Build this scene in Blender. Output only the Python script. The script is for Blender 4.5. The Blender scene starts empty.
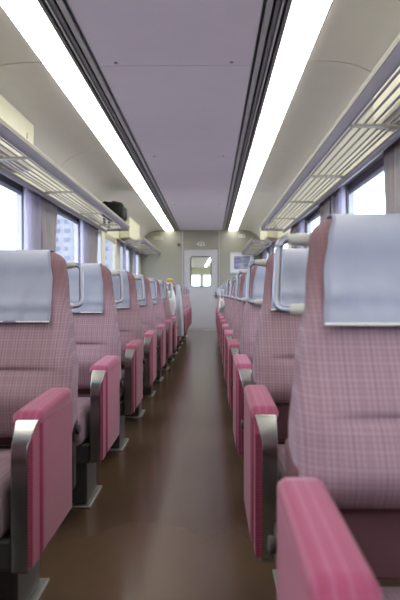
import bpy, bmesh, math, random
from mathutils import Vector
random.seed(7)
PI = math.pi
scn = bpy.context.scene
COL = scn.collection

# ------------------------------------------------------------------ materials
def new_mat(name):
    m = bpy.data.materials.new(name); m.use_nodes = True
    nt = m.node_tree; nt.nodes.clear()
    out = nt.nodes.new('ShaderNodeOutputMaterial')
    return m, nt, out

def pbr(name, col, rough=0.5, metal=0.0, var=0.06, vscale=6.0, bump=0.0, bscale=200.0, spec=0.5, coat=0.0, stretch=None):
    m, nt, out = new_mat(name)
    b = nt.nodes.new('ShaderNodeBsdfPrincipled')
    nt.links.new(b.outputs[0], out.inputs[0])
    tc = nt.nodes.new('ShaderNodeTexCoord'); mp = nt.nodes.new('ShaderNodeMapping')
    nt.links.new(tc.outputs['Object'], mp.inputs[0])
    if stretch: mp.inputs['Scale'].default_value = stretch
    n = nt.nodes.new('ShaderNodeTexNoise'); n.inputs['Scale'].default_value = vscale; n.inputs['Detail'].default_value = 4
    nt.links.new(mp.outputs[0], n.inputs['Vector'])
    r = nt.nodes.new('ShaderNodeValToRGB')
    r.color_ramp.elements[0].position = 0.3; r.color_ramp.elements[1].position = 0.7
    r.color_ramp.elements[0].color = (*[c * (1 - var) for c in col], 1)
    r.color_ramp.elements[1].color = (*[min(1, c * (1 + var)) for c in col], 1)
    nt.links.new(n.outputs['Fac'], r.inputs[0]); nt.links.new(r.outputs[0], b.inputs['Base Color'])
    b.inputs['Roughness'].default_value = rough; b.inputs['Metallic'].default_value = metal
    b.inputs['Specular IOR Level'].default_value = spec; b.inputs['Coat Weight'].default_value = coat
    if bump:
        n2 = nt.nodes.new('ShaderNodeTexNoise'); n2.inputs['Scale'].default_value = bscale
        nt.links.new(mp.outputs[0], n2.inputs['Vector'])
        bp = nt.nodes.new('ShaderNodeBump'); bp.inputs['Strength'].default_value = bump; bp.inputs['Distance'].default_value = 0.002
        nt.links.new(n2.outputs['Fac'], bp.inputs['Height']); nt.links.new(bp.outputs[0], b.inputs['Normal'])
    return m

def fabric(name, base, dark, light, px, pz, wx=0.35, wz=0.35, axis2='Z', mixd=0.75, sheen=0.25, top_tint=None):
    """woven check: dark threads one way, light threads the other, on object coordinates"""
    m, nt, out = new_mat(name)
    L = nt.links
    b = nt.nodes.new('ShaderNodeBsdfPrincipled'); L.new(b.outputs[0], out.inputs[0])
    b.inputs['Roughness'].default_value = 0.85; b.inputs['Specular IOR Level'].default_value = 0.2
    b.inputs['Sheen Weight'].default_value = sheen; b.inputs['Sheen Roughness'].default_value = 0.4
    tc = nt.nodes.new('ShaderNodeTexCoord'); sp = nt.nodes.new('ShaderNodeSeparateXYZ')
    nz = nt.nodes.new('ShaderNodeTexNoise'); nz.inputs['Scale'].default_value = 14
    L.new(tc.outputs['Object'], nz.inputs['Vector'])
    L.new(tc.outputs['Object'], sp.inputs[0])
    def thread(ax, per, w):
        a = nt.nodes.new('ShaderNodeMath'); a.operation = 'MULTIPLY'; a.inputs[1].default_value = 2 * PI / per
        L.new(sp.outputs[ax], a.inputs[0])
        s = nt.nodes.new('ShaderNodeMath'); s.operation = 'SINE'; L.new(a.outputs[0], s.inputs[0])
        r = nt.nodes.new('ShaderNodeMapRange'); r.inputs['From Min'].default_value = 1 - 2 * w; r.inputs['From Max'].default_value = 1.0
        L.new(s.outputs[0], r.inputs['Value']); return r.outputs[0]
    def mix(fac, a, c, k):
        mx = nt.nodes.new('ShaderNodeMix'); mx.data_type = 'RGBA'
        f = nt.nodes.new('ShaderNodeMath'); f.operation = 'MULTIPLY'; f.inputs[1].default_value = k
        L.new(fac, f.inputs[0]); L.new(f.outputs[0], mx.inputs['Factor'])
        if isinstance(a, tuple): mx.inputs['A'].default_value = (*a, 1)
        else: L.new(a, mx.inputs['A'])
        mx.inputs['B'].default_value = (*c, 1)
        return mx.outputs['Result']
    c = mix(thread('X', px, wx), base, light, 0.55)
    c = mix(thread(axis2, pz, wz), c, dark, mixd)
    c = mix(thread('X', px * 2.6, 0.18), c, dark, 0.35)
    c = mix(thread(axis2, pz * 3.0, 0.14), c, light, 0.18)
    c = mix(nz.outputs['Fac'], c, dark, 0.25)
    if top_tint:  # colour blends to a darker brown towards the top of the backrest
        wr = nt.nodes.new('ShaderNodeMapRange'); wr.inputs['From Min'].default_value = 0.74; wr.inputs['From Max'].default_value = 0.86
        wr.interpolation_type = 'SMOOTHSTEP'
        L.new(sp.outputs['Z'], wr.inputs['Value']); c = mix(wr.outputs[0], c, top_tint, 0.68)
    L.new(c, b.inputs['Base Color'])
    n2 = nt.nodes.new('ShaderNodeTexNoise'); n2.inputs['Scale'].default_value = 500
    L.new(tc.outputs['Object'], n2.inputs['Vector'])
    bp = nt.nodes.new('ShaderNodeBump'); bp.inputs['Strength'].default_value = 0.3; bp.inputs['Distance'].default_value = 0.001
    L.new(n2.outputs['Fac'], bp.inputs['Height']); L.new(bp.outputs[0], b.inputs['Normal'])
    return m

def emit(name, col, s):
    m, nt, out = new_mat(name)
    e = nt.nodes.new('ShaderNodeEmission'); e.inputs[0].default_value = (*col, 1); e.inputs[1].default_value = s
    nt.links.new(e.outputs[0], out.inputs[0]); return m

def glass(name):
    m, nt, out = new_mat(name)
    t = nt.nodes.new('ShaderNodeBsdfTransparent'); t.inputs[0].default_value = (0.93, 0.95, 0.97, 1)
    g = nt.nodes.new('ShaderNodeBsdfGlossy'); g.inputs['Roughness'].default_value = 0.03
    lw = nt.nodes.new('ShaderNodeLayerWeight'); lw.inputs[0].default_value = 0.5
    pw = nt.nodes.new('ShaderNodeMath'); pw.operation = 'POWER'; pw.inputs[1].default_value = 5
    f = nt.nodes.new('ShaderNodeMath'); f.operation = 'MULTIPLY_ADD'; f.inputs[1].default_value = 0.30; f.inputs[2].default_value = 0.03
    nt.links.new(lw.outputs['Facing'], pw.inputs[0]); nt.links.new(pw.outputs[0], f.inputs[0])
    mx = nt.nodes.new('ShaderNodeMixShader')
    nt.links.new(f.outputs[0], mx.inputs[0]); nt.links.new(t.outputs[0], mx.inputs[1]); nt.links.new(g.outputs[0], mx.inputs[2])
    nt.links.new(mx.outputs[0], out.inputs[0]); return m

M = {}
PL = ((0.335, 0.218, 0.258), (0.245, 0.135, 0.168), (0.46, 0.36, 0.41), 0.0082, 0.0078)
M['plaid'] = fabric('plaid_fabric', *PL, mixd=0.34, sheen=0.12)
M['plaid_back'] = fabric('brown_top_plaid_fabric', *PL, mixd=0.34, sheen=0.12, top_tint=(0.165, 0.072, 0.072))
M['pink'] = fabric('armrest_fabric', (0.355, 0.070, 0.145), (0.26, 0.038, 0.09), (0.44, 0.155, 0.245), 0.016, 0.004, axis2='Y', mixd=0.35, sheen=0.3)
M['ribbed'] = fabric('ribbed_fabric', (0.44, 0.09, 0.165), (0.20, 0.03, 0.07), (0.52, 0.15, 0.23), 0.02, 0.006, mixd=0.8, sheen=0.2)
M['cover'] = pbr('headrest_cloth', (0.255, 0.272, 0.365), 0.42, var=0.05, vscale=9, bump=0.12, bscale=60)
M['chrome'] = pbr('brushed_chrome', (0.46, 0.455, 0.44), 0.2, 1.0, var=0.05, vscale=20, stretch=(1, 1, 0.1))
M['tube'] = pbr('handle_tube', (0.33, 0.345, 0.42), 0.28, 0.85, var=0.04)
M['mount'] = pbr('handle_mount_plastic', (0.50, 0.50, 0.47), 0.35, var=0.04)
M['steel'] = pbr('dark_steel', (0.085, 0.085, 0.085), 0.38, 0.5, var=0.1)
M['black'] = pbr('black_plastic', (0.02, 0.02, 0.022), 0.35, var=0.1)
M['maroon'] = pbr('maroon_backing', (0.13, 0.055, 0.065), 0.8, var=0.1)
M['plate'] = pbr('foot_plate_metal', (0.42, 0.42, 0.40), 0.35, 0.8, var=0.08)
M['floor'] = pbr('brown_linoleum', (0.115, 0.069, 0.040), 0.21, var=0.16, vscale=2.2, bump=0.12, bscale=18, spec=0.55, stretch=(1, 0.35, 1))
M['wall'] = pbr('cream_wall_panel', (0.78, 0.76, 0.56), 0.5, var=0.02)
M['endwall'] = pbr('olive_grey_laminate', (0.28, 0.27, 0.228), 0.45, var=0.025)
M['door'] = pbr('door_paint', (0.46, 0.45, 0.48), 0.4, var=0.02)
M['ceil_c'] = pbr('centre_ceiling_panel', (0.71, 0.65, 0.735), 0.5, var=0.015)
M['ceil_o'] = pbr('side_ceiling_panel', (0.745, 0.72, 0.645), 0.5, var=0.015)
M['seam'] = pbr('dark_seam', (0.06, 0.055, 0.055), 0.8)
M['channel'] = pbr('channel_metal', (0.16, 0.155, 0.165), 0.5, 0.3)
M['rail'] = pbr('pale_rail', (0.42, 0.41, 0.43), 0.4, 0.4)
M['rack'] = pbr('lavender_anodised', (0.26, 0.24, 0.30), 0.45, 0.1, var=0.04)
M['rackbar'] = pbr('rack_bar_metal', (0.30, 0.285, 0.32), 0.35, 0.3)
M['rackcream'] = pbr('cream_metal', (0.50, 0.48, 0.37), 0.4, 0.1)
M['beige'] = pbr('beige_band', (0.33, 0.31, 0.26), 0.5, var=0.03)
M['bronze'] = pbr('dark_window_frame', (0.11, 0.10, 0.12), 0.4, 0.4)
M['jamb'] = pbr('pale_window_frame', (0.55, 0.55, 0.62), 0.4, 0.2)
def sheer_mat():
    m, nt, out = new_mat('lavender_curtain'); L = nt.links
    b = nt.nodes.new('ShaderNodeBsdfDiffuse'); t = nt.nodes.new('ShaderNodeBsdfTranslucent'); mx = nt.nodes.new('ShaderNodeMixShader')
    b.inputs[0].default_value = (0.66, 0.64, 0.74, 1); t.inputs[0].default_value = (0.74, 0.72, 0.84, 1); mx.inputs[0].default_value = 0.5
    L.new(b.outputs[0], mx.inputs[1]); L.new(t.outputs[0], mx.inputs[2]); L.new(mx.outputs[0], out.inputs[0]); return m
M['curtain'] = pbr('taupe_curtain', (0.45, 0.41, 0.42), 0.9, var=0.08, vscale=3)
M['sheer'] = sheer_mat()
M['glass'] = glass('window_glass')
M['lamp'] = emit('lamp_diffuser', (1.0, 0.98, 0.88), 8.2)
M['bag'] = pbr('black_bag_fabric', (0.010, 0.011, 0.010), 0.8, spec=0.2, var=0.2, bump=0.2)
M['bagtrim'] = pbr('bag_trim', (0.10, 0.11, 0.09), 0.5)
M['white'] = pbr('white_plastic', (0.80, 0.82, 0.80), 0.35, var=0.05)
M['paper'] = pbr('white_card', (0.66, 0.66, 0.68), 0.6, var=0.02)
M['yellow'] = pbr('yellow_cloth', (0.62, 0.40, 0.10), 0.7, var=0.15, vscale=30)
M['coat'] = pbr('pale_grey_cloth', (0.52, 0.54, 0.60), 0.8, var=0.1, vscale=12)
M['green'] = pbr('light_green_print', (0.45, 0.62, 0.38), 0.5)
M['ground'] = pbr('pale_concrete', (0.50, 0.49, 0.48), 0.9, var=0.3, vscale=3)
M['bwall'] = pbr('pale_building', (0.29, 0.29, 0.32), 0.8, var=0.04, vscale=0.3)
M['bwin'] = pbr('building_window', (0.13, 0.14, 0.20), 0.3)
M['bark'] = pbr('grey_bark', (0.22, 0.23, 0.30), 0.9, var=0.15)

def art_mat():
    m, nt, out = new_mat('landscape_print'); L = nt.links
    b = nt.nodes.new('ShaderNodeBsdfPrincipled'); L.new(b.outputs[0], out.inputs[0]); b.inputs['Roughness'].default_value = 0.4
    tc = nt.nodes.new('ShaderNodeTexCoord'); mp = nt.nodes.new('ShaderNodeMapping'); mp.inputs['Scale'].default_value = (4, 4, 12)
    mp.inputs['Rotation'].default_value = (0, 0.35, 0)
    n = nt.nodes.new('ShaderNodeTexNoise'); n.inputs['Scale'].default_value = 1.3; n.inputs['Detail'].default_value = 5
    L.new(tc.outputs['Object'], mp.inputs[0]); L.new(mp.outputs[0], n.inputs['Vector'])
    r = nt.nodes.new('ShaderNodeValToRGB'); cr = r.color_ramp
    cr.elements[0].position = 0.32; cr.elements[0].color = (0.10, 0.10, 0.16, 1)
    cr.elements[1].position = 0.72; cr.elements[1].color = (0.45, 0.45, 0.55, 1)
    e = cr.elements.new(0.45); e.color = (0.16, 0.15, 0.42, 1)
    e = cr.elements.new(0.55); e.color = (0.28, 0.29, 0.28, 1)
    L.new(n.outputs['Fac'], r.inputs[0]); L.new(r.outputs[0], b.inputs['Base Color']); return m
M['art'] = art_mat()

# ------------------------------------------------------------------ helpers
def bx(bm, x0, x1, y0, y1, z0, z1, mi=0):
    vs = [bm.verts.new((x, y, z)) for x in (x0, x1) for y in (y0, y1) for z in (z0, z1)]
    for f in ((0, 1, 3, 2), (4, 6, 7, 5), (0, 4, 5, 1), (2, 3, 7, 6), (0, 2, 6, 4), (1, 5, 7, 3)):
        fc = bm.faces.new([vs[i] for i in f]); fc.material_index = mi
    return vs

def obj(name, bm, mats, parent=None, bevel=0, smooth=True, seg=2, solid=0):
    bmesh.ops.recalc_face_normals(bm, faces=bm.faces[:])
    me = bpy.data.meshes.new(name); bm.to_mesh(me); bm.free()
    if not isinstance(mats, (list, tuple)): mats = [mats]
    for m in mats: me.materials.append(m)
    o = bpy.data.objects.new(name, me); COL.objects.link(o)
    if parent: o.parent = parent
    if solid:
        s = o.modifiers.new('solid', 'SOLIDIFY'); s.thickness = solid; s.offset = 0
    if bevel:
        b = o.modifiers.new('bevel', 'BEVEL'); b.width = bevel; b.segments = seg; b.limit_method = 'ANGLE'; b.angle_limit = math.radians(35)
    if smooth:
        for p in me.polygons: p.use_smooth = True
        if hasattr(me, 'set_sharp_from_angle'): me.set_sharp_from_angle(angle=math.radians(42))
    return o

def box(name, x0, x1, y0, y1, z0, z1, mat, parent=None, bevel=0, seg=2):
    bm = bmesh.new(); bx(bm, x0, x1, y0, y1, z0, z1)
    return obj(name, bm, mat, parent, bevel, seg=seg)

def thing(name, label, cat, loc=(0, 0, 0), group=None):
    o = bpy.data.objects.new(name, None); COL.objects.link(o); o.location = loc
    o.empty_display_size = 0.1
    o['label'] = label; o['category'] = cat
    if group: o['group'] = group
    return o

def tag(o, label, cat, group=None, kind=None):
    o['label'] = label; o['category'] = cat
    if group: o['group'] = group
    if kind: o['kind'] = kind
    return o

def struct(o):
    o['kind'] = 'structure'; return o

def tube(bm, pts, r, n=10, rs=None, cap=True, closed=False):
    pts = [Vector(p) for p in pts]; rings = []
    up = Vector((0.13, 0.31, 0.94))
    for i, p in enumerate(pts):
        if closed: d = pts[(i + 1) % len(pts)] - pts[i - 1]
        else: d = pts[min(i + 1, len(pts) - 1)] - pts[max(i - 1, 0)]
        d.normalize()
        a = d.cross(up)
        if a.length < 1e-3: a = d.cross(Vector((1, 0, 0)))
        a.normalize(); b = d.cross(a)
        up = -b if False else up
        rr = rs[i] if rs else r
        rings.append([bm.verts.new(p + (a * math.cos(2 * PI * k / n) + b * math.sin(2 * PI * k / n)) * rr) for k in range(n)])
    m = len(rings)
    for i in range(m if closed else m - 1):
        A, B = rings[i], rings[(i + 1) % m]
        for k in range(n): bm.faces.new((A[k], A[(k + 1) % n], B[(k + 1) % n], B[k]))
    if cap and not closed:
        bm.faces.new(rings[0]); bm.faces.new(rings[-1])

def roundpath(pts, r, n=5):
    """polyline with its inner corners rounded"""
    P = [Vector(p) for p in pts]; out = [P[0]]
    for i in range(1, len(P) - 1):
        a = (P[i - 1] - P[i]); b = (P[i + 1] - P[i])
        rr = min(r, a.length * 0.49, b.length * 0.49)
        A = P[i] + a.normalized() * rr; B = P[i] + b.normalized() * rr
        for k in range(n + 1):
            t = k / n
            out.append(A * (1 - t) ** 2 + P[i] * 2 * t * (1 - t) + B * t * t)
    out.append(P[-1]); return out

def prism(bm, poly, x0, x1, axis='x', mi=0):
    """extrude a polygon given in (y,z) from x0 to x1 (or (x,z) along y)"""
    def P(a, p): return (a, p[0], p[1]) if axis == 'x' else (p[0], a, p[1])
    A = [bm.verts.new(P(x0, p)) for p in poly]; B = [bm.verts.new(P(x1, p)) for p in poly]
    n = len(poly)
    fs = [bm.faces.new(A), bm.faces.new(B)]
    for i in range(n): fs.append(bm.faces.new((A[i], A[(i + 1) % n], B[(i + 1) % n], B[i])))
    for f in fs: f.material_index = mi

def rrect(w, h, r, nx=14, ny=3, nc=5):
    """rounded rectangle, half sizes w,h, counter clockwise from the front (-h) side; returns (u,v)"""
    r = min(r, w * 0.98, h * 0.98); pts = []
    for i in range(nx): pts.append((-(w - r) + 2 * (w - r) * i / nx, -h))
    for k in range(nc): a = -PI / 2 + PI / 2 * k / nc; pts.append((w - r + r * math.cos(a), -h + r + r * math.sin(a)))
    for i in range(ny): pts.append((w, -(h - r) + 2 * (h - r) * i / ny))
    for k in range(nc): a = PI / 2 * k / nc; pts.append((w - r + r * math.cos(a), h - r + r * math.sin(a)))
    for i in range(nx): pts.append(((w - r) - 2 * (w - r) * i / nx, h))
    for k in range(nc): a = PI / 2 + PI / 2 * k / nc; pts.append((-(w - r) + r * math.cos(a), h - r + r * math.sin(a)))
    for i in range(ny): pts.append((-w, (h - r) - 2 * (h - r) * i / ny))
    for k in range(nc): a = PI + PI / 2 * k / nc; pts.append((-(w - r) + r * math.cos(a), -h + r + r * math.sin(a)))
    return pts

def loft(bm, rings, cap=True):
    R = [[bm.verts.new(p) for p in ring] for ring in rings]; n = len(R[0])
    for i in range(len(R) - 1):
        for k in range(n): bm.faces.new((R[i][k], R[i][(k + 1) % n], R[i + 1][(k + 1) % n], R[i + 1][k]))
    if cap: bm.faces.new(R[0]); bm.faces.new(R[-1])

def sheet(bm, f, nu, nv):
    V = [[bm.verts.new(f(i / nu, j / nv)) for j in range(nv + 1)] for i in range(nu + 1)]
    for i in range(nu):
        for j in range(nv): bm.faces.new((V[i][j], V[i + 1][j], V[i + 1][j + 1], V[i][j + 1]))

def interp(tab, z):
    if z <= tab[0][0]: return tab[0][1]
    for (a, b), (c, d) in zip(tab, tab[1:]):
        if z <= c:
            t = (z - a) / (c - a); t = t * t * (3 - 2 * t) * 0.5 + t * 0.5
            return b + (d - b) * t
    return tab[-1][1]

def gauss(x, s): return math.exp(-(x / s) ** 2)

# ------------------------------------------------------------------ seats
CU = 0.006; ZB0 = 0.505; ZT = 0.948; ZCREASE = 0.630; ZHEM = 0.764; ZH = (0.912, 0.785)
SW = 0.475
INSET = [(0.45, 0.030), (0.60, 0.034), (0.71, 0.050), (0.82, 0.074), (0.90, 0.084), (0.96, 0.088)]
def yfront(z):
    return interp([(0.42, -0.02), (0.50, -0.005), (0.60, 0.035), (0.75, 0.115), (0.88, 0.195), (0.96, 0.235)], z)
def thick(z):
    return interp([(0.45, 0.14), (0.60, 0.15), (0.75, 0.13), (0.96, 0.10)], z)

def back_bm(side, u0):
    bm = bmesh.new(); rings = []
    zs = []
    z0 = ZB0; rb = 0.025; rt = 0.042
    rbz = 0.062; rb = 0.042
    for k in range(10): a = -PI / 2 + PI / 2 * k / 10; zs.append((z0 + rbz + rbz * math.sin(a), rb * (1 - math.cos(a))))
    z = z0 + rbz
    while z < ZT - rt - 0.004:
        zs.append((z, 0)); z += 0.004 if ZCREASE - 0.03 < z < ZCREASE + 0.03 else 0.014
    for k in range(8): a = PI / 2 * k / 7; zs.append((ZT - rt + rt * math.sin(a), rt * (1 - math.cos(a))))
    c = u0 + SW / 2
    for z, s in zs:
        w = SW / 2 - interp(INSET, z) - s * (1.25 if z > 0.7 else 0.25)
        T = thick(z); h = T / 2 - min(s, T / 2 * 0.92)
        yc = yfront(z) + T / 2
        ring = []
        for (u, v) in rrect(w, h, min(0.042, h * 0.95), nx=20):
            fr = max(0, -v / (T / 2)) if h > 0.02 else 0
            fr = fr ** 3
            win = 1 / (1 + math.exp((abs(u) - (w - 0.065)) / 0.012))
            d = 0.024 * gauss(z - ZCREASE + 0.060, 0.05) * win - 0.010 * gauss(z - ZCREASE, 0.007) * win + 0.012 * gauss(z - 0.70, 0.07) * win
            d += 0.010 * (1 - win) * gauss(z - 0.62, 0.16)
            ring.append((side * (c + u), yc + v - d * fr, z))
        rings.append(ring)
    loft(bm, rings)
    return bm

def cover_bm(side, u0):
    bm = bmesh.new(); path = []
    off = 0.005
    zb = ZHEM
    n1 = 22
    rt = 0.042
    for i in range(n1 + 1):
        z = zb + (ZT - rt - zb) * i / n1
        t = i / n1
        d = off + 0.012 * gauss(z - ZHEM + 0.005, 0.03) + 0.009 * gauss(z - ZHEM - 0.048, 0.017) - 0.003 * gauss(z - ZHEM - 0.028, 0.01) + 0.012 * gauss(z - 0.70, 0.07)
        path.append((yfront(z) - d, z, t, 1))
    for k in range(1, 9):
        a = PI / 2 * k / 8
        z = ZT - rt + (rt + off) * math.sin(a)
        T = thick(z); y = yfront(min(z, ZT)) + rt - (rt + off) * math.cos(a)
        path.append((y, z, 1, 0.5))
    T = thick(ZT)
    yb = yfront(ZT) + T
    for k in range(1, 9):
        a = PI / 2 * k / 8
        path.append((yb - rt + (rt + off) * math.sin(a), ZT - rt + (rt + off) * math.cos(a), 1, 0))
    for k in range(1, 8):
        z = ZT - rt - 0.13 * k / 7
        path.append((yfront(z) + thick(z) + off + 0.002, z, 1, 0))
    nu = 26
    rnd = random.Random(3)
    ph = [rnd.uniform(0, 6) for _ in range(4)]
    grid = []
    for (y, z, t, fr) in path:
        row = []
        e = interp([(0.75, 0.083), (0.85, 0.095), (0.91, 0.108), (0.95, 0.122)], z)
        for i in range(nu + 1):
            u = u0 + e + (SW - 2 * e) * i / nu
            s = i / nu
            wr = 0
            if fr > 0.6:
                low = 1 - t
                wr = 0.0025 * low * math.sin(17 * s + ph[0]) + 0.002 * low * math.sin(31 * s + ph[1] + 4 * t) + 0.003 * gauss(t - 0.3, 0.1) * math.sin(9 * s + ph[2])
                wr += -0.003 * low * (1 - gauss(s - 0.5, 0.3))
            row.append(bm.verts.new((side * u, y - wr, z)))
        grid.append(row)
    for a, b in zip(grid, grid[1:]):
        for i in range(nu): bm.faces.new((a[i], a[i + 1], b[i + 1], b[i]))
    return bm

def hem_bm(side, u0):
    bm = bmesh.new()
    zb = ZHEM; e = 0.084
    y = yfront(zb) - 0.022
    pts = [(side * (u0 + e + (SW - 2 * e) * i / 12), y - 0.0022, zb + 0.002) for i in range(13)]
    tube(bm, pts, 0.0022, 6)
    return bm

def cushion_bm(side, u0):
    bm = bmesh.new(); rings = []
    c = u0 + SW / 2
    for i in range(26):
        t = i / 25; y = -0.43 + 0.47 * t
        r = 0.05
        s = 0
        if y < -0.43 + r: q = (y + 0.43) / r; s = r * (1 - math.sqrt(max(0, 1 - (1 - q) ** 2)))
        zt = 0.405 + 0.012 * math.sin(PI * (1 - t)) - s - 0.015 * t; zb = 0.285 + s * 0.6
        w = SW / 2 - 0.045 - s * 0.2 if u0 < 0.1 else SW / 2 - 0.012 - s * 0.2
        cc = c + (0.033 if u0 < 0.1 else 0)
        w = SW / 2 - 0.038 - s * 0.2 if u0 < 0.1 else w
        hh = max(0.012, (zt - zb) / 2); zc = (zt + zb) / 2
        rings.append([(side * (cc + u), y, zc + v) for (u, v) in rrect(w, hh, min(0.03, hh * 0.9), nx=10)])
    loft(bm, rings)
    return bm

def arm_pad_bm(side, u0, w, y0=-0.355, y1=0.0, zt=0.565, zb=0.528):
    bm = bmesh.new(); rings = []
    n = 16
    for i in range(n + 1):
        t = i / n; y = y0 + (y1 - y0) * t
        s = 0; r = 0.018
        for e in (y - y0, y1 - y):
            if e < r: s = r * (1 - math.sqrt(max(0, 1 - (1 - e / r) ** 2)))
        top = zt - 0.010 * (1 - t) ** 2 - s * 0.9
        zc = (top + zb) / 2; h = (top - zb) / 2
        rings.append([(side * (u0 + w / 2 + u), y, zc + v) for (u, v) in rrect(w / 2 - s * 0.4, h, min(0.015, h * 0.9), nx=5)])
    loft(bm, rings); return bm

def make_seat(side):
    t = thing('double_seat', '', 'seat')
    S = side
    def sbox(name, u0, u1, y0, y1, z0, z1, m, par, bevel=0, seg=2):
        return box(name, min(S * u0, S * u1), max(S * u0, S * u1), y0, y1, z0, z1, m, par, bevel, seg)
    for j, u0 in enumerate((0.0, SW + 0.012)):
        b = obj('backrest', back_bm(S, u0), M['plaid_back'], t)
        c = obj('headrest_cover', cover_bm(S, u0), M['cover'], t, solid=0.002)
        obj('hem', hem_bm(S, u0), M['white'], c)
        # rear shell and dark lower back
        bm = bmesh.new()
        prism(bm, [(0.035, 0.40), (0.10, 0.40), (0.13, 0.50), (0.165, 0.58), (0.04, 0.56)], S * (u0 + 0.03), S * (u0 + SW - 0.03))
        obj('lower_back', bm, M['maroon'], t, bevel=0.006)
        obj('seat_cushion', cushion_bm(S, u0), M['plaid'], t)
    # grab handles, aisle side and window side
    for (ub, dr) in ((0.0, 1), (2 * SW + 0.012, -1)):
        def U(v): return S * (ub + dr * v)
        bm = bmesh.new()
        path = roundpath([(U(0.100), 0.285, ZH[0] - 0.004), (U(0.034), 0.290, ZH[0]), (U(0.024), 0.240, ZH[1]), (U(0.075), 0.215, ZH[1])], 0.022, 6)
        tube(bm, path, 0.0074, 10)
        h = obj('grab_handle', bm, M['tube'], t)
        bm = bmesh.new()
        tube(bm, [(U(0.108), 0.284, ZH[0] - 0.005), (U(0.085), 0.286, ZH[0] - 0.003), (U(0.062), 0.288, ZH[0] - 0.002), (U(0.050), 0.289, ZH[0] - 0.001)], 0.011, 10, rs=[0.0135, 0.0125, 0.010, 0.008])
        obj('handle_mount', bm, M['mount'], h)
        bm = bmesh.new()
        tube(bm, [(U(0.085), 0.212, ZH[1]), (U(0.068), 0.218, ZH[1]), (U(0.048), 0.227, ZH[1])], 0.011, 10, rs=[0.012, 0.011, 0.009])
        obj('handle_mount', bm, M['mount'], h)
    # aisle armrest: padded side panel down to shin height, chrome front strip
    W = 0.064
    a = obj('armrest', arm_pad_bm(S, 0.0, W), M['pink'], t)
    sbox('side_panel', 0.001, 0.030, -0.325, -0.004, 0.243, 0.540, M['pink'], a, 0.009, 3)
    bm = bmesh.new()
    prism(bm, [(-0.385, 0.235), (-0.322, 0.235), (-0.322, 0.530), (-0.352, 0.530), (-0.380, 0.505)], S * 0.008, S * 0.040)
    obj('ribbed_inset', bm, M['ribbed'], a, bevel=0.002)
    bm = bmesh.new()
    outer = roundpath([(0, -0.350, 0.543), (0, -0.362, 0.541), (0, -0.396, 0.492), (0, -0.400, 0.46), (0, -0.398, 0.232)], 0.03, 5)
    poly = [(p.y, p.z) for p in outer] + [(p.y + 0.008, p.z - 0.006) for p in reversed(outer)]
    lo = [bm.verts.new((S * (CU + 0.003 + 0.013 * min(1, max(0, (0.541 - z) / 0.05))), y, z)) for y, z in poly]
    hi = [bm.verts.new((S * (CU + 0.050), y, z)) for y, z in poly]
    m_ = len(poly); h_ = m_ // 2
    for i in range(m_): bm.faces.new((lo[i], lo[(i + 1) % m_], hi[(i + 1) % m_], hi[i]))
    for V_ in (lo, hi):
        for i in range(h_ - 1): bm.faces.new((V_[i], V_[i + 1], V_[m_ - 2 - i], V_[m_ - 1 - i]))
    obj('chrome_strip', bm, M['chrome'], a, bevel=0.0015)
    sbox('armrest_frame', 0.022, 0.050, -0.375, 0.02, 0.222, 0.495, M['steel'], a, 0.004)
    # middle and window armrests
    for u in (SW - 0.020, 2 * SW + 0.012 - 0.05):
        m = obj('armrest', arm_pad_bm(S, u, 0.05, -0.30, 0.03), M['pink'], t)
        sbox('armrest_frame', u + 0.010, u + 0.040, -0.28, 0.02, 0.41 if u < 0.6 else 0.30, 0.53, M['steel'], m, 0.006)
    # recline hinge
    bm = bmesh.new()
    bmesh.ops.create_cone(bm, cap_ends=True, segments=24, radius1=0.036, radius2=0.036, depth=0.045)
    for v in bm.verts: v.co = Vector((S * (0.030 + v.co.z), 0.075 + v.co.x, 0.435 + v.co.y))
    hg = obj('recline_hinge', bm, M['black'], t, bevel=0.006, seg=3)
    bm = bmesh.new()
    bmesh.ops.create_cone(bm, cap_ends=True, segments=20, radius1=0.015, radius2=0.012, depth=0.012)
    for v in bm.verts: v.co = Vector((S * (0.003 + v.co.z), 0.072 + v.co.x, 0.437 + v.co.y))
    obj('release_button', bm, M['steel'], hg, bevel=0.002)
    sbox('hinge_arm', 0.012, 0.05, 0.05, 0.105, 0.27, 0.415, M['black'], t, 0.01)
    # underframe, pedestal and foot plate
    sbox('underframe', 0.055, 2 * SW - 0.03, -0.36, 0.10, 0.215, 0.288, M['steel'], t, 0.01)
    for (u, w) in ((0.108, 0.10), (0.74, 0.10)):
        p = sbox('pedestal', u, u + w, -0.150, 0.075, 0.008, 0.217, M['steel'], t, 0.008)
        bm = bmesh.new()
        prism(bm, [(0.074, 0.008), (0.105, 0.008), (0.105, 0.02), (0.085, 0.10), (0.074, 0.12)], S * (u + 0.01), S * (u + w - 0.01))
        obj('gusset', bm, M['steel'], p)
        sbox('foot_plate', u - 0.018, u + w + 0.018, -0.172, 0.110, 0.0, 0.009, M['plate'], t, 0.003)
    return t

def kids(o): return [c for c in bpy.data.objects if c.parent == o]
def copy_tree(o, parent=None):
    c = o.copy(); COL.objects.link(c)
    if parent: c.parent = parent
    for ch in kids(o): copy_tree(ch, c)
    return c

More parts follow.
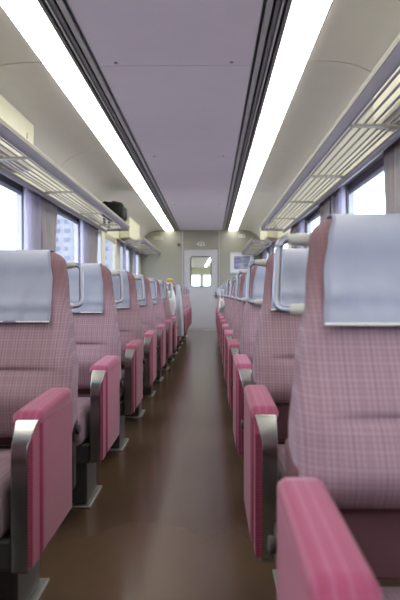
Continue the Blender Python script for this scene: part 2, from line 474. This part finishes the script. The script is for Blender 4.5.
PITCH = 0.93
XR, XL = 0.309, -0.146
ordn = ['first', 'second', 'third', 'fourth', 'fifth', 'sixth', 'seventh', 'eighth', 'ninth', 'tenth', 'eleventh', 'twelfth', 'thirteenth', 'fourteenth']
NR, NL = 14, 13
def seat_label(side, k, n):
    s = 'right' if side > 0 else 'left'
    if k == 0:
        return f'nearest pink plaid double seat on the {s} of the aisle, cut by photo edge'
    if k == n - 1:
        return f'farthest pink double seat on the {s} of the aisle, last row before the end door'
    if side < 0 and k == 6:
        return 'pink double seat left of the aisle with pale coat and white bag hanging'
    return f'{ordn[k]} pink plaid double seat from the camera on the {s} of the aisle'
for side, X, D0, n in ((1, XR, 0.94, NR), (-1, XL, 1.80, NL)):
    if side < 0: INSET = [(0.45, 0.006), (0.60, 0.014), (0.71, 0.036), (0.82, 0.060), (0.90, 0.074), (0.96, 0.080)]
    if side < 0: CU, ZB0, ZT, ZCREASE, ZHEM, ZH = 0.0, 0.425, 0.940, 0.604, 0.732, (0.902, 0.775)
    proto = make_seat(side)
    for k in range(n):
        o = proto if k == 0 else copy_tree(proto)
        o.location = (X, D0 + PITCH * k, 0)
        o['label'] = seat_label(side, k, n); o['category'] = 'seat'
        o['group'] = 'double seats along the %s of the aisle' % ('right' if side > 0 else 'left')

# one more row each side, beside the camera
for side, X, D0, src in ((1, XR, 0.94 - PITCH, 'double_seat'), (-1, XL, 1.80 - PITCH, None)):
    src = [o for o in bpy.data.objects if o.get('group', '').endswith('right of the aisle' if side > 0 else 'left of the aisle')][0]
    o = copy_tree(src); o.location = (X, D0, 0)
    o['label'] = 'pink double seat beside the camera on the %s, just outside the photo' % ('right' if side > 0 else 'left')

# ------------------------------------------------------------------ shell
Y0, Y1 = -3.6, 15.1
WX = 1.35; WT = 0.055
WINS = [(-3.05, -1.55), (-0.65, 0.85), (1.75, 3.25), (4.15, 5.68), (6.55, 8.09), (8.95, 9.75), (10.05, 11.25), (11.75, 13.05), (13.5, 14.8)]
ZW0, ZW1 = 0.74, 1.715
struct(box('floor', -WX - WT, WX + WT, Y0 - 0.1, Y1 + 0.1, -0.08, 0, M['floor']))
for s, nm in ((-1, 'wall_left'), (1, 'wall_right')):
    bm = bmesh.new()
    a, b = sorted((s * WX, s * (WX + WT)))
    bx(bm, a, b, Y0, Y1, 0.0, ZW0); bx(bm, a, b, Y0, Y1, ZW1, 2.0)
    y = Y0
    for (w0, w1) in WINS + [(Y1, Y1)]:
        bx(bm, a, b, y, w0, ZW0, ZW1); y = w1
    struct(obj(nm, bm, M['wall'], smooth=False))
# ceiling: panels separated by narrow open seams under a dark backing
prof = [(0.806, 2.213), (0.86, 2.213), (0.94, 2.211), (1.02, 2.203), (1.10, 2.184), (1.17, 2.152), (1.235, 2.105), (1.29, 2.045), (1.33, 1.99), (1.352, 1.935)]
bm = bmesh.new()
seams_o = [-3.85, -1.2, 1.45, 4.12, 6.72, 9.35, 12.0, 15.1]
seams_c = [-3.6, -1.4, 1.4, 4.19, 7.0, 7.98, 10.8, 13.6, 15.1]
G = 0.006
for s in (-1, 1):
    for a, b in zip(seams_o, seams_o[1:]):
        a = max(a, Y0)
        pr = [(s * x, z) for x, z in prof]; th = [(s * x, z + 0.012) for x, z in reversed(prof)]
        k = 7; m = len(pr)
        prism(bm, pr[:k + 1] + th[m - 1 - k:], a + G, b - (G if b < Y1 else 0), axis='y', mi=0)
        prism(bm, pr[k:] + th[:m - k], a + G, b - (G if b < Y1 else 0), axis='y', mi=3)
for a, b in zip(seams_c, seams_c[1:]):
    bx(bm, -0.468, 0.468, a + 0.004, b - 0.004, 2.213, 2.228, 1)
bx(bm, -WX - WT, WX + WT, Y0, Y1, 2.29, 2.33, 2)
for s in (-1, 1):
    p2 = [(s * x, z + 0.02) for x, z in prof]; t2 = [(s * x, z + 0.03) for x, z in reversed(prof)]
    prism(bm, p2 + t2, Y0, Y1, axis='y', mi=2)
    a, b = sorted((s * WX, s * (WX + WT))); bx(bm, a, b, Y0, Y1, 2.0, 2.29, 2)
bx(bm, -0.468, 0.468, Y0, Y1, 2.24, 2.25, 2)
ceil = struct(obj('ceiling', bm, [M['ceil_o'], M['ceil_c'], M['seam'], M['wall']]))
for x in (-0.357, 0.345):
    for y in (4.13, 6.94, 10.74):
        bm = bmesh.new(); bmesh.ops.create_cone(bm, cap_ends=True, segments=14, radius1=0.011, radius2=0.011, depth=0.006)
        for v in bm.verts: v.co += Vector((x, y, 2.211))
        obj('ceiling_screw', bm, M['channel'], ceil)
# recessed channels beside the lamps, with two rails each
n = 0
for s in (-1, 1):
    n += 1
    bm = bmesh.new()
    def lx(u0, u1, z0, z1, mi): a, b = sorted((s * u0, s * u1)); bx(bm, a, b, Y0, Y1, z0, z1, mi)
    lx(0.468, 0.606, 2.262, 2.275, 0)
    lx(0.466, 0.471, 2.209, 2.262, 1)
    lx(0.488, 0.518, 2.206, 2.226, 1)
    lx(0.534, 0.555, 2.212, 2.235, 0)
    lx(0.561, 0.573, 2.206, 2.24, 1)
    lx(0.588, 0.606, 2.206, 2.262, 0)
    struct(obj('trim_%d' % n, bm, [M['channel'], M['rail']], bevel=0.002))
    sd = 'right' if s > 0 else 'left'
    t = thing('ceiling_light', f'long glowing white strip light along the {sd} side of the ceiling', 'ceiling light', (s * 0.704, 6.0, 2.20), 'ceiling strip lights')
    box('diffuser', -0.094, 0.094, Y0 - 6.0 + 0.1, Y1 - 6.0 - 0.02, 0.004, 0.03, M['lamp'], t, 0.006)
    fm = bmesh.new()
    for q in (-1, 1):
        a, b = sorted((q * 0.0935, q * 0.0965)); bx(fm, a, b, Y0 - 5.9, Y1 - 6.02, 0.010, 0.06)
    bx(fm, -0.0965, 0.0965, Y0 - 5.9, Y1 - 6.02, 0.03, 0.06)
    obj('light_frame', fm, M['rail'], t)
# end wall with the doorway
bm = bmesh.new()
DX0, DX1, DZ = -0.385, 0.385, 1.802
bx(bm, -WX - WT, DX0, Y1, Y1 + 0.08, 0, 2.30); bx(bm, DX1, WX + WT, Y1, Y1 + 0.08, 0, 2.30); bx(bm, DX0, DX1, Y1, Y1 + 0.08, DZ, 2.30)
struct(obj('wall_back', bm, M['endwall'], smooth=False))
struct(box('wall_front', -WX - WT, WX + WT, Y0 - 0.08, Y0, 0, 2.30, M['endwall']))
for i, x in enumerate((-0.408, 0.395)):
    struct(box('trim_%d' % (3 + i), x - 0.011, x + 0.011, Y1 - 0.014, Y1 + 0.01, 0, 2.212, M['rail'], bevel=0.003))
# door with a rounded window
D = struct(thing('door_1', '', 'door', (0, Y1 + 0.02, 0)))
del D['label']; del D['category']
bm = bmesh.new()
wcx, wcz, ww, wh = -0.004, 1.300, 0.228, 0.333
inner = [(wcx + u, wcz + v) for (u, v) in rrect(ww, wh, 0.06, nx=6, ny=6, nc=6)]
def rectpoint(p):
    u, v = p[0] - wcx, p[1] - wcz
    x0, x1, z0, z1 = DX0, DX1, 0.004, DZ - 0.004
    k = 1e9
    if u > 1e-9: k = min(k, (x1 - wcx) / u)
    if u < -1e-9: k = min(k, (x0 - wcx) / u)
    if v > 1e-9: k = min(k, (z1 - wcz) / v)
    if v < -1e-9: k = min(k, (z0 - wcz) / v)
    return (wcx + u * k, wcz + v * k)
outer = [rectpoint(p) for p in inner]
# square off the corners
for cx_, cz_ in ((DX0, 0.004), (DX1, 0.004), (DX0, DZ - 0.004), (DX1, DZ - 0.004)):
    j = min(range(len(outer)), key=lambda i: (outer[i][0] - cx_) ** 2 + (outer[i][1] - cz_) ** 2)
    outer[j] = (cx_, cz_)
nn = len(inner)
rings = []
for y in (0.0, 0.035):
    rings.append(([bm.verts.new((p[0], y, p[1])) for p in inner], [bm.verts.new((p[0], y, p[1])) for p in outer]))
for I, O in rings:
    for k in range(nn): bm.faces.new((I[k], I[(k + 1) % nn], O[(k + 1) % nn], O[k]))
for q in (0, 1):
    A, B = rings[0][q], rings[1][q]
    for k in range(nn): bm.faces.new((A[k], A[(k + 1) % nn], B[(k + 1) % nn], B[k]))
obj('door_leaf', bm, M['door'], D, smooth=False)
bm = bmesh.new()
tube(bm, [(p[0], -0.002, p[1]) for p in inner], 0.010, 8, closed=True)
obj('window_gasket', bm, M['black'], D)
bm = bmesh.new(); bm.faces.new([bm.verts.new((p[0], 0.018, p[1])) for p in inner]); obj('pane', bm, M['glass'], D, smooth=False)
bm = bmesh.new()
bx(bm, 0.315, 0.352, -0.012, 0.0, 0.71, 0.85); bx(bm, 0.322, 0.330, -0.034, -0.010, 0.73, 0.83)
obj('door_handle', bm, M['steel'], D, bevel=0.003)
box('door_seal', 0.374, 0.3845, -0.006, 0.0, 0.05, DZ - 0.004, M['black'], D)
box('kick_edge', DX0 + 0.002, DX1 - 0.002, -0.004, 0.0, 0.004, 0.05, M['rail'], D)

# windows on both sides
n = 0
for s in (-1, 1):
    for i, (w0, w1) in enumerate(WINS):
        n += 1
        W = thing('window_%d' % n, '', 'window', (s * WX, (w0 + w1) / 2, ZW0)); struct(W)
        del W['label']; del W['category']
        h = ZW1 - ZW0; hw = (w1 - w0) / 2
        tall = (i == 6)
        fm = bmesh.new()
        def f(x0, x1, y0, y1, z0, z1, mi=0):
            a, b = sorted((s * x0, s * x1)); bx(fm, a, b, y0, y1, z0, z1, mi)
        f(0.005, WT, -hw, hw, h - 0.055, h, 1 if tall else 0)
        f(0.0, WT, -hw, hw, 0, 0.04, 1)
        f(0.005, WT, -hw, -hw + 0.035, 0.04, h - 0.055, 1); f(0.005, WT, hw - 0.035, hw, 0.04, h - 0.055, 1)
        f(0.012, 0.03, -hw + 0.035, hw - 0.035, h - 0.085, h - 0.055, 1)
        obj('window_frame', fm, [M['bronze'], M['rackcream'] if tall else M['jamb']], W, bevel=0.004)
        a, b = sorted((s * 0.030, s * 0.034))
        box('pane', a, b, -hw + 0.03, hw - 0.03, 0.035, h - 0.05, M['glass'], W)
# curtain box above the windows, wall ledge below
n = 4
for s in (-1, 1):
    for (a0, a1) in ((Y0, 9.2), (11.3, Y1)):
        n += 1
        a, b = sorted((s * (WX - 0.075), s * WX))
        bm = bmesh.new()
        poly = [(s * (WX - 0.001), 1.716), (s * (WX - 0.02), 1.716), (s * (WX - 0.145), 1.628), (s * (WX - 0.165), 1.640), (s * (WX - 0.165), 1.668), (s * (WX - 0.001), 1.735)]
        prism(bm, poly, a0, a1, axis='y')
        struct(obj('trim_%d' % n, bm, M['rackbar'], bevel=0.003))
    n += 1
    a, b = sorted((s * (WX - 0.05), s * (WX - 0.001)))
    struct(box('trim_%d' % n, a, b, Y0, Y1, 0.68, 0.72, M['rail'], bevel=0.008))

# duct housings on the wall above the racks
def housing(s, y0, y1, label):
    bm = bmesh.new()
    poly = [(s * 1.345, 1.76), (s * 1.20, 1.78), (s * 1.185, 1.80), (s * 1.175, 2.135), (s * 1.225, 2.10), (s * 1.285, 2.035), (s * 1.335, 1.965), (s * 1.345, 1.93)]
    prism(bm, poly, y0, y1, axis='y')
    o = obj('duct_housing', bm, M['wall'], bevel=0.004)
    tag(o, label, 'wall duct')
    a, b = sorted((s * 1.178, s * 1.186))
    box('slot', a, b, y1 - 0.20, y1 - 0.18, 1.99, 2.06, M['channel'], o)
housing(-1, Y0 + 0.02, 5.35, 'long cream duct housing above the near left luggage rack')
housing(1, Y0 + 0.02, 4.05, 'long cream duct housing above the near right luggage rack')
housing(-1, 11.65, 13.3, 'short cream duct housing above the far left luggage rack')
housing(1, 11.65, 13.3, 'short cream duct housing above the far right luggage rack')

# ------------------------------------------------------------------ luggage racks
def rack(s, y0, y1, crosses, label):
    t = thing('luggage_rack', label, 'luggage rack', (s * 1.05, (y0 + y1) / 2, 1.668), 'luggage racks above the windows')
    yc = (y0 + y1) / 2; h = (y1 - y0) / 2
    def X(x): return s * (x - 1.05)
    bm = bmesh.new()
    prism(bm, [(X(0.930), 0.0), (X(0.921), 0.002), (X(0.896), 0.038), (X(0.896), 0.072), (X(0.906), 0.072), (X(0.906), 0.040), (X(0.932), 0.010)], -h, h, axis='y')
    lip = obj('front_rail', bm, M['rack'], t, bevel=0.002)
    bm = bmesh.new(); a, b = sorted((X(0.8955), X(0.893))); bx(bm, a, b, -h, h, 0.046, 0.072); obj('rail_band', bm, M['beige'], lip)
    bm = bmesh.new(); tube(bm, [(X(0.900), -h, 0.074), (X(0.900), h, 0.074)], 0.005, 8); obj('rail_bead', bm, M['rackcream'], lip)
    for x in (0.955, 1.002, 1.050, 1.095, 1.132, 1.162):
        bm = bmesh.new(); r = 0.0066
        tube(bm, [(X(x), -h, 0.012), (X(x), h, 0.012)], r, 8); obj('rack_bar', bm, M['rackbar'], t)
    for c in list(crosses):
        bm = bmesh.new()
        prism(bm, [(X(0.925), 0.000), (X(1.182), -0.010), (X(1.182), 0.006), (X(0.925), 0.010)], c - yc - 0.028, c - yc + 0.028, axis='y')
        obj('bracket', bm, M['rackcream'], t, bevel=0.003)
    for e in (-h, h):
        bm = bmesh.new()
        prism(bm, [(X(0.905), 0.0), (X(1.20), -0.004), (X(1.20), 0.030), (X(0.905), 0.036)], e - 0.008, e + 0.008, axis='y')
        obj('end_rail', bm, M['rack'], t, bevel=0.003)
    return t
rack(-1, Y0 + 0.02, 9.3, [-2.3, -0.6, 1.1, 2.75, 4.3, 5.75, 7.3, 8.5], 'long barred metal luggage rack above the near left windows, black bag on it')
rack(1, Y0 + 0.02, 9.3, [-2.7, -1.15, 0.4, 1.95, 3.5, 5.0, 6.4, 7.8], 'long barred metal luggage rack above the near right windows')
rack(-1, 11.3, 15.05, [12.0, 12.8, 13.6, 14.4], 'short far luggage rack left of the end wall')
rack(1, 11.3, 15.05, [12.0, 12.8, 13.6, 14.4], 'short far luggage rack right of the end wall, above framed picture')

# bag on the left rack
t = thing('travel_bag', 'black soft travel bag lying on the end of the left luggage rack', 'bag', (-1.050, 8.93, 1.688))
bm = bmesh.new(); rings = []
for i in range(15):
    q = i / 14; y = -0.32 + 0.64 * q; e = min(q, 1 - q) * 0.64; s_ = 0
    if e < 0.07: s_ = 0.07 * (1 - math.sqrt(max(0, 1 - (1 - e / 0.07) ** 2)))
    rings.append([(u + (0.01 * math.sin(7 * q)), y, 0.195 + v - s_ * 0.3 + (0.006 * math.sin(5 * u * 10))) for (u, v) in rrect(0.135 - s_ * 0.5, 0.105 - s_ * 0.6, 0.05)])
loft(bm, rings); body = obj('bag_body', bm, M['bag'], t)
bm = bmesh.new()
tube(bm, roundpath([(0.10, -0.325, 0.25), (0.03, -0.36, 0.27), (-0.06, -0.36, 0.27), (-0.11, -0.325, 0.24)], 0.03), 0.009, 8)
obj('handle', bm, M['bag'], t)
bm = bmesh.new()
tube(bm, [(0.137 * math.cos(a), -0.10, 0.195 + 0.107 * math.sin(a)) for a in [PI * k / 12 - 0.2 for k in range(14)]], 0.006, 6)
tube(bm, [(0.137 * math.cos(a), 0.18, 0.195 + 0.107 * math.sin(a)) for a in [PI * k / 12 - 0.2 for k in range(14)]], 0.006, 6)
obj('strap', bm, M['bagtrim'], t)
for y in (-0.2, 0.2):
    for x in (-0.10, 0.10):
        z0 = 0.0
        box('foot', x - 0.015, x + 0.015, y - 0.02, y + 0.02, z0, 0.105, M['bagtrim'], t, 0.004)

# ------------------------------------------------------------------ curtains
def curtain(s, y0, y1, mat, label, group, pinch=0.0, folds=5, x=1.285, shrink=0.0):
    bm = bmesh.new(); yc = (y0 + y1) / 2; h = (y1 - y0) / 2
    ph = random.uniform(0, 6)
    def f(u, v):
        z = 1.70 - 0.94 * v
        k = 1 - pinch * math.sin(PI * min(1, v * 1.05)) ** 2 - shrink * v
        yy = (u * 2 - 1) * h * k
        amp = 0.020 + 0.008 * math.sin(9 * u + ph)
        return (s * (x - 1.285) + s * (-amp * math.sin(2 * PI * folds * u + ph + 0.5 * v)), yy + 0.006 * math.sin(13 * u + 3 * v), z)
    sheet(bm, f, folds * 10, 14)
    o = obj('curtain', bm, mat, solid=0.003); o.location = (s * 1.285, yc, 0)
    return tag(o, label, 'curtain', group)
pill = [(-1.55, -0.65), (0.85, 1.75), (3.25, 4.15), (5.68, 6.55), (8.09, 8.95)]
nmz = {2: 'nearest', 3: 'second', 4: 'third'}
for s in (-1, 1):
    sd = 'left' if s < 0 else 'right'
    for i, (a, b) in enumerate(pill):
        if i < 2: continue
        g = f'curtains between the {sd} windows'
        curtain(s, a + 0.34, b + 0.05, M['curtain'], f'{nmz[i]} taupe grey gathered curtain at the {sd} windows', g, 0.22, 6, shrink=0.12)
        curtain(s, a - 0.22, a + 0.31, M['sheer'], f'{nmz[i]} pale lavender curtain strip at the {sd} windows', g, 0.12, 4)
    curtain(s, 13.08, 13.52, M['sheer'], f'lavender curtain at the far {sd} windows near the end wall', f'curtains between the {sd} windows', 0.1, 4)
    curtain(s, 11.68, 11.9, M['sheer'], f'narrow lavender curtain just past the gap between the {sd} racks', f'curtains between the {sd} windows', 0.1, 3)

# ------------------------------------------------------------------ end wall fittings
YW = Y1 - 0.001
t = thing('framed_picture', 'framed bluish landscape print on the end wall right of the door', 'picture', (0.905, YW, 1.495))
fm = bmesh.new()
w, h = 0.265, 0.228
for (a, b, c, d) in ((-w, w, h - 0.018, h), (-w, w, -h, -h + 0.018), (-w, -w + 0.018, -h + 0.018, h - 0.018), (w - 0.018, w, -h + 0.018, h - 0.018)):
    bx(fm, a, b, -0.022, 0, c, d)
obj('picture_frame', fm, M['jamb'], t, bevel=0.003)
box('mat_board', -w + 0.017, w - 0.017, -0.012, 0, -h + 0.017, h - 0.017, M['paper'], t)
box('print', -0.175, 0.175, -0.014, -0.011, -0.145, 0.145, M['art'], t)

def text_obj(body, size, loc, mat, parent):
    cu = bpy.data.curves.new('lettering', 'FONT'); cu.body = body; cu.size = size; cu.align_x = 'CENTER'; cu.align_y = 'CENTER'; cu.extrude = 0.0015
    o = bpy.data.objects.new('lettering', cu); COL.objects.link(o)
    dg = bpy.context.evaluated_depsgraph_get(); me = bpy.data.meshes.new_from_object(o.evaluated_get(dg))
    bpy.data.objects.remove(o)
    me.materials.clear(); me.materials.append(mat)
    r = bpy.data.objects.new('lettering', me); COL.objects.link(r); r.parent = parent
    r.location = loc; r.rotation_euler = (PI / 2, 0, 0); return r
t = thing('car_number_plate', 'small plate with pale number above the end door', 'sign', (-0.005, YW, 1.905))
box('plate', -0.09, 0.09, -0.006, 0, -0.055, 0.055, M['endwall'], t, 0.002)
text_obj('425', 0.125, (0, -0.008, 0), M['white'], t)
t = thing('notice_plate', 'small pale notice high on the end wall left of the door', 'sign', (-0.95, YW, 2.045))
box('plate', -0.10, 0.10, -0.005, 0, -0.035, 0.035, M['rackcream'], t, 0.002)
for k, x in enumerate((-0.075, -0.03, 0.015, 0.06)):
    bm = bmesh.new(); bx(bm, x - 0.012, x + 0.012, -0.007, -0.004, -0.016, -0.008); bx(bm, x - 0.004, x + 0.004, -0.007, -0.004, -0.016, 0.018); bx(bm, x - 0.012, x + 0.012, -0.007, -0.004, 0.010, 0.016)
    obj('mark', bm, M['channel'], t, smooth=False)
t = thing('notice_plate', 'small two-part pale notice high on the end wall above the framed picture', 'sign', (0.90, YW, 2.085))
for x in (-0.038, 0.038):
    p = box('plate', x - 0.034, x + 0.034, -0.005, 0, -0.036, 0.036, M['paper'], t, 0.002)
    box('mark', x - 0.016, x + 0.016, -0.007, -0.004, -0.018, 0.018, M['channel'], t)
t = thing('wall_socket', 'small dark square fitting beside the top left of the end door', 'fitting', (-0.495, YW, 1.895))
box('housing', -0.035, 0.035, -0.03, 0, -0.04, 0.04, M['channel'], t, 0.006)
box('lens', -0.018, 0.018, -0.036, -0.028, -0.02, 0.02, M['black'], t, 0.004)

# ------------------------------------------------------------------ things left on the far seats
def drape(bmf, s, x0, y, ztop, zbot, w, flare=0.2, seed=1):
    rnd = random.Random(seed); p = [rnd.uniform(0, 6) for _ in range(3)]
    def f(u, v):
        a = (u - 0.5) * w * (1 + flare * v)
        return (x0 + 0.012 * math.sin(11 * u + p[0]) * v + s * 0.02 * v, y + a, ztop + (zbot - ztop) * v + 0.01 * math.sin(7 * u + p[1]))
    sheet(bmf, f, 14, 12)
# pale coat hung on the grab handle of the seventh left row
yr = 1.80 + PITCH * 6
bm = bmesh.new(); rings = []
for k in range(20):
    q = k / 19; z = 0.912 - 0.575 * q
    w = 0.020 + 0.016 * min(1, q * 3) + 0.010 * q; d = 0.030 + 0.055 * min(1, q * 2.5) + 0.02 * q
    rings.append([(u + 0.006 * math.sin(40 * v + 5 * q) * min(1, q * 3) + 0.012 * q, v + 0.006 * math.sin(60 * u + 3 * q), z + 0.012 * q * math.sin(30 * v)) for (u, v) in rrect(w, d, 0.018, nx=6, ny=12)])
loft(bm, rings)
o = obj('hanging_coat', bm, M['coat']); o.location = (XL - 0.008, yr + 0.315, 0)
tag(o, 'pale grey coat hanging from the seat back handle far down the left side', 'coat')
# white carrier bag hanging from a seat handle
def hang_bag(loc, s, label, w=0.20, h=0.30, mat='white', prn='green'):
    t = thing('carrier_bag', label, 'bag', loc)
    bm = bmesh.new(); rings = []
    for i in range(12):
        q = i / 11; z = -0.09 - h * q
        hw = w / 2 * (0.72 + 0.4 * math.sin(PI * min(1, q * 0.9))); dp = 0.012 + 0.035 * math.sin(PI * (0.1 + 0.85 * q))
        rings.append([(u, v + 0.006 * math.sin(20 * u + 9 * q), z + 0.008 * math.sin(25 * u)) for (u, v) in rrect(hw, dp, 0.02, nx=10)])
    loft(bm, rings); obj('bag_body', bm, M[mat], t)
    bm = bmesh.new(); tube(bm, roundpath([(-w * 0.28, 0, -0.095), (-0.02, 0, 0.0), (0.02, 0, 0.0), (w * 0.28, 0, -0.095)], 0.02), 0.005, 6)
    obj('handle', bm, M[mat], t)
    box('printed_patch', -w * 0.25, w * 0.1, -0.052, -0.040, -0.16, -0.11, M[prn], t, 0.004)
    return t
hang_bag((XL - 0.085, 1.80 + PITCH * 6 + 0.025, 0.93), -1, 'white plastic carrier bag hanging in front of a far left seat back', 0.12, 0.27)
hang_bag((XR + 0.018, 0.94 + PITCH * 6 + 0.235, 0.85), 1, 'white patterned bag hanging from a far right seat handle', 0.055, 0.15, 'white', 'coat')
# yellow folded cloth on top of a far left backrest
bm = bmesh.new(); rings = []
for k, (z, w, d) in enumerate(((0, .035, .04), (0.008, .042, .048), (0.02, .043, .050), (0.026, .039, .045), (0.032, .043, .050), (0.046, .042, .048), (0.054, .032, .035))):
    rings.append([(u, v, z) for (u, v) in rrect(w, d, 0.025, nx=8)])
loft(bm, rings); o = obj('folded_cloth', bm, M['yellow'])
o.location = (XL - 0.150, 1.80 + PITCH * 7 + 0.285, ZT + 0.008)
tag(o, 'small yellow folded cloth resting on top of a far left seat back', 'cloth')

# ------------------------------------------------------------------ the next car, seen through the door window
struct(box('floor_next_car', -1.1, 1.1, 15.2, 38.2, -0.08, 0, M['floor']))
struct(box('ceiling_next_car', -1.1, 1.1, 15.2, 38.2, 2.25, 2.30, M['ceil_o']))
for s, nm in ((-1, 'wall_left_next_car'), (1, 'wall_right_next_car')):
    a, b = sorted((s * 1.1, s * 1.2)); bm = bmesh.new()
    bx(bm, a, b, 15.2, 38.2, 0, 0.8); bx(bm, a, b, 15.2, 38.2, 1.6, 2.3)
    for k in range(9): bx(bm, a, b, 15.2 + k * 2.8, 15.8 + k * 2.8, 0.8, 1.6)
    w_ = struct(obj(nm, bm, M['wall'], smooth=False))
    a, b = sorted((s * 1.14, s * 1.145)); box('pane', a, b, 15.2, 38.2, 0.8, 1.6, M['glass'], w_)
bm = bmesh.new()
Yb = 38.1
bx(bm, -1.1, -0.86, Yb, Yb + .08, 0, 2.3); bx(bm, -0.40, -0.20, Yb, Yb + .08, 0, 2.3); bx(bm, 0.26, 1.1, Yb, Yb + .08, 0, 2.3)
for a, b in ((-0.86, -0.40), (-0.20, 0.26)):
    bx(bm, a, b, Yb, Yb + .08, 0, 1.16); bx(bm, a, b, Yb, Yb + .08, 1.83, 2.3)
w_ = struct(obj('wall_end_next_car', bm, M['wall'], smooth=False))
box('pane', -0.86, 0.26, Yb + 0.03, Yb + 0.036, 1.16, 1.83, M['glass'], w_)
bm = bmesh.new()
V = [bm.verts.new(p) for p in ((0.52, 16.5, 2.235), (0.64, 16.5, 2.235), (0.0, 36.5, 2.235), (-0.12, 36.5, 2.235), (0.52, 16.5, 2.249), (0.64, 16.5, 2.249), (0.0, 36.5, 2.249), (-0.12, 36.5, 2.249))]
for f in ((0, 1, 2, 3), (4, 7, 6, 5), (0, 4, 5, 1), (1, 5, 6, 2), (2, 6, 7, 3), (3, 7, 4, 0)): bm.faces.new([V[i] for i in f])
tag(obj('ceiling_light', bm, M['lamp'], smooth=False), 'slanting glowing lamp seen through the window of the end door', 'ceiling light')

# ------------------------------------------------------------------ outside
for nm_, a, b, c, d in (('ground', -160, 160, -60, 300),):
    bm = bmesh.new(); bx(bm, a, b, c, d, -1.25, -1.15); struct(obj(nm_, bm, M['ground'], smooth=False))
t = thing('apartment_building', 'pale apartment block with rows of windows outside the left windows', 'building', (-45.5, 225, -1.15))
bm = bmesh.new(); bx(bm, -7.5, 17.5, 0, 14, 0, 36); obj('facade', bm, M['bwall'], t, smooth=False)
bm = bmesh.new(); bx(bm, -8, 18, -0.5, 14.5, 36, 36.8); obj('roof', bm, M['bwall'], t, smooth=False)
for fl in range(12):
    for c in range(7):
        if fl < 3: continue
        x = -6.2 + c * 3.2
        box('window', x, x + (1.9 if (fl + c) % 3 else 1.3), -0.15, 0.05, 1.0 + fl * 3, 2.5 + fl * 3, M['bwin'], t)
# bare tree outside the right windows
t = thing('bare_tree', 'bare grey branching tree outside the nearest right window', 'tree', (6.6, 17.5, -1.15))
bm = bmesh.new(); rnd = random.Random(11)
def branch(p, d, L, r, lev):
    pts = [p]; q = Vector(p); dd = Vector(d).normalized(); rs = [r]
    for i in range(5):
        dd = (dd + Vector((rnd.uniform(-.16, .16), rnd.uniform(-.16, .16), rnd.uniform(-.06, .14)))).normalized()
        q = q + dd * L / 5; pts.append(q.copy()); rs.append(r * (1 - 0.12 * (i + 1)))
        if lev < 4 and i > 0:
            for _ in range(1 if lev else 2):
                e = (dd + Vector((rnd.uniform(-1, 1), rnd.uniform(-1, 1), rnd.uniform(-.15, .7))) * 0.9).normalized()
                branch(q.copy(), e, L * rnd.uniform(.5, .68), rs[-1] * 0.62, lev + 1)
    tube(bm, pts, r, 5, rs=rs, cap=False)
branch(Vector((0, 0, 0)), (0, 0, 1), 4.2, 0.11, 0)
obj('trunk_and_branches', bm, M['bark'], t)
for s, y, z in ((-1, 0, 6.1),):
    pass
def wire(s, x, z, lab):
    bm = bmesh.new()
    tube(bm, [(0, yy, z - 0.0) for yy in range(-30, 121, 15)], 0.012, 6)
    o = obj('overhead_wire', bm, M['bark']); o.location = (x, 0, 0)
    return tag(o, lab, 'wire', 'overhead wires beside the track')
def pole(x, y, lab):
    t = thing('line_pole', lab, 'pole', (x, y, -1.15))
    bm = bmesh.new(); tube(bm, [(0, 0, 0), (0, 0, 6.2)], 0.09, 10); obj('mast', bm, M['bark'], t)
    bm = bmesh.new(); tube(bm, [(0, 0, 5.4), (0.9 if x < 0 else -0.9, 0, 5.4)], 0.03, 8); obj('arm', bm, M['bark'], t)
wire(-1, -4.6, 3.2, 'thin overhead wire outside the left windows')
wire(1, 4.6, 3.4, 'thin overhead wire outside the right windows')
bm = bmesh.new(); bm.free()

# ------------------------------------------------------------------ world, camera, view
w = bpy.data.worlds.new('sky'); scn.world = w; w.use_nodes = True
nt = w.node_tree; nt.nodes.clear()
out = nt.nodes.new('ShaderNodeOutputWorld'); bg = nt.nodes.new('ShaderNodeBackground')
bg.inputs[0].default_value = (0.80, 0.87, 1.0, 1); bg.inputs[1].default_value = 5.0
nt.links.new(bg.outputs[0], out.inputs[0])

F = 680.0; VX, VY = 211.0, 293.4
cam = bpy.data.cameras.new('camera'); co = bpy.data.objects.new('camera', cam); COL.objects.link(co)
cam.sensor_fit = 'VERTICAL'; cam.sensor_height = 36.0; cam.lens = 36.0 * F / 600
co.location = (0.22, 0, 0.813)
co.rotation_euler = (PI / 2 - math.atan((300 - VY) / F), 0, math.atan((VX - 200) / F))
cam.clip_start = 0.05; cam.clip_end = 600
cam.dof.use_dof = True; cam.dof.focus_distance = 2.9; cam.dof.aperture_fstop = 5.6
scn.camera = co
vs = scn.view_settings
vs.view_transform = 'Standard'; vs.look = 'None'; vs.gamma = 1; vs.use_curve_mapping = False; vs.exposure = 0.0
scn.render.film_transparent = False
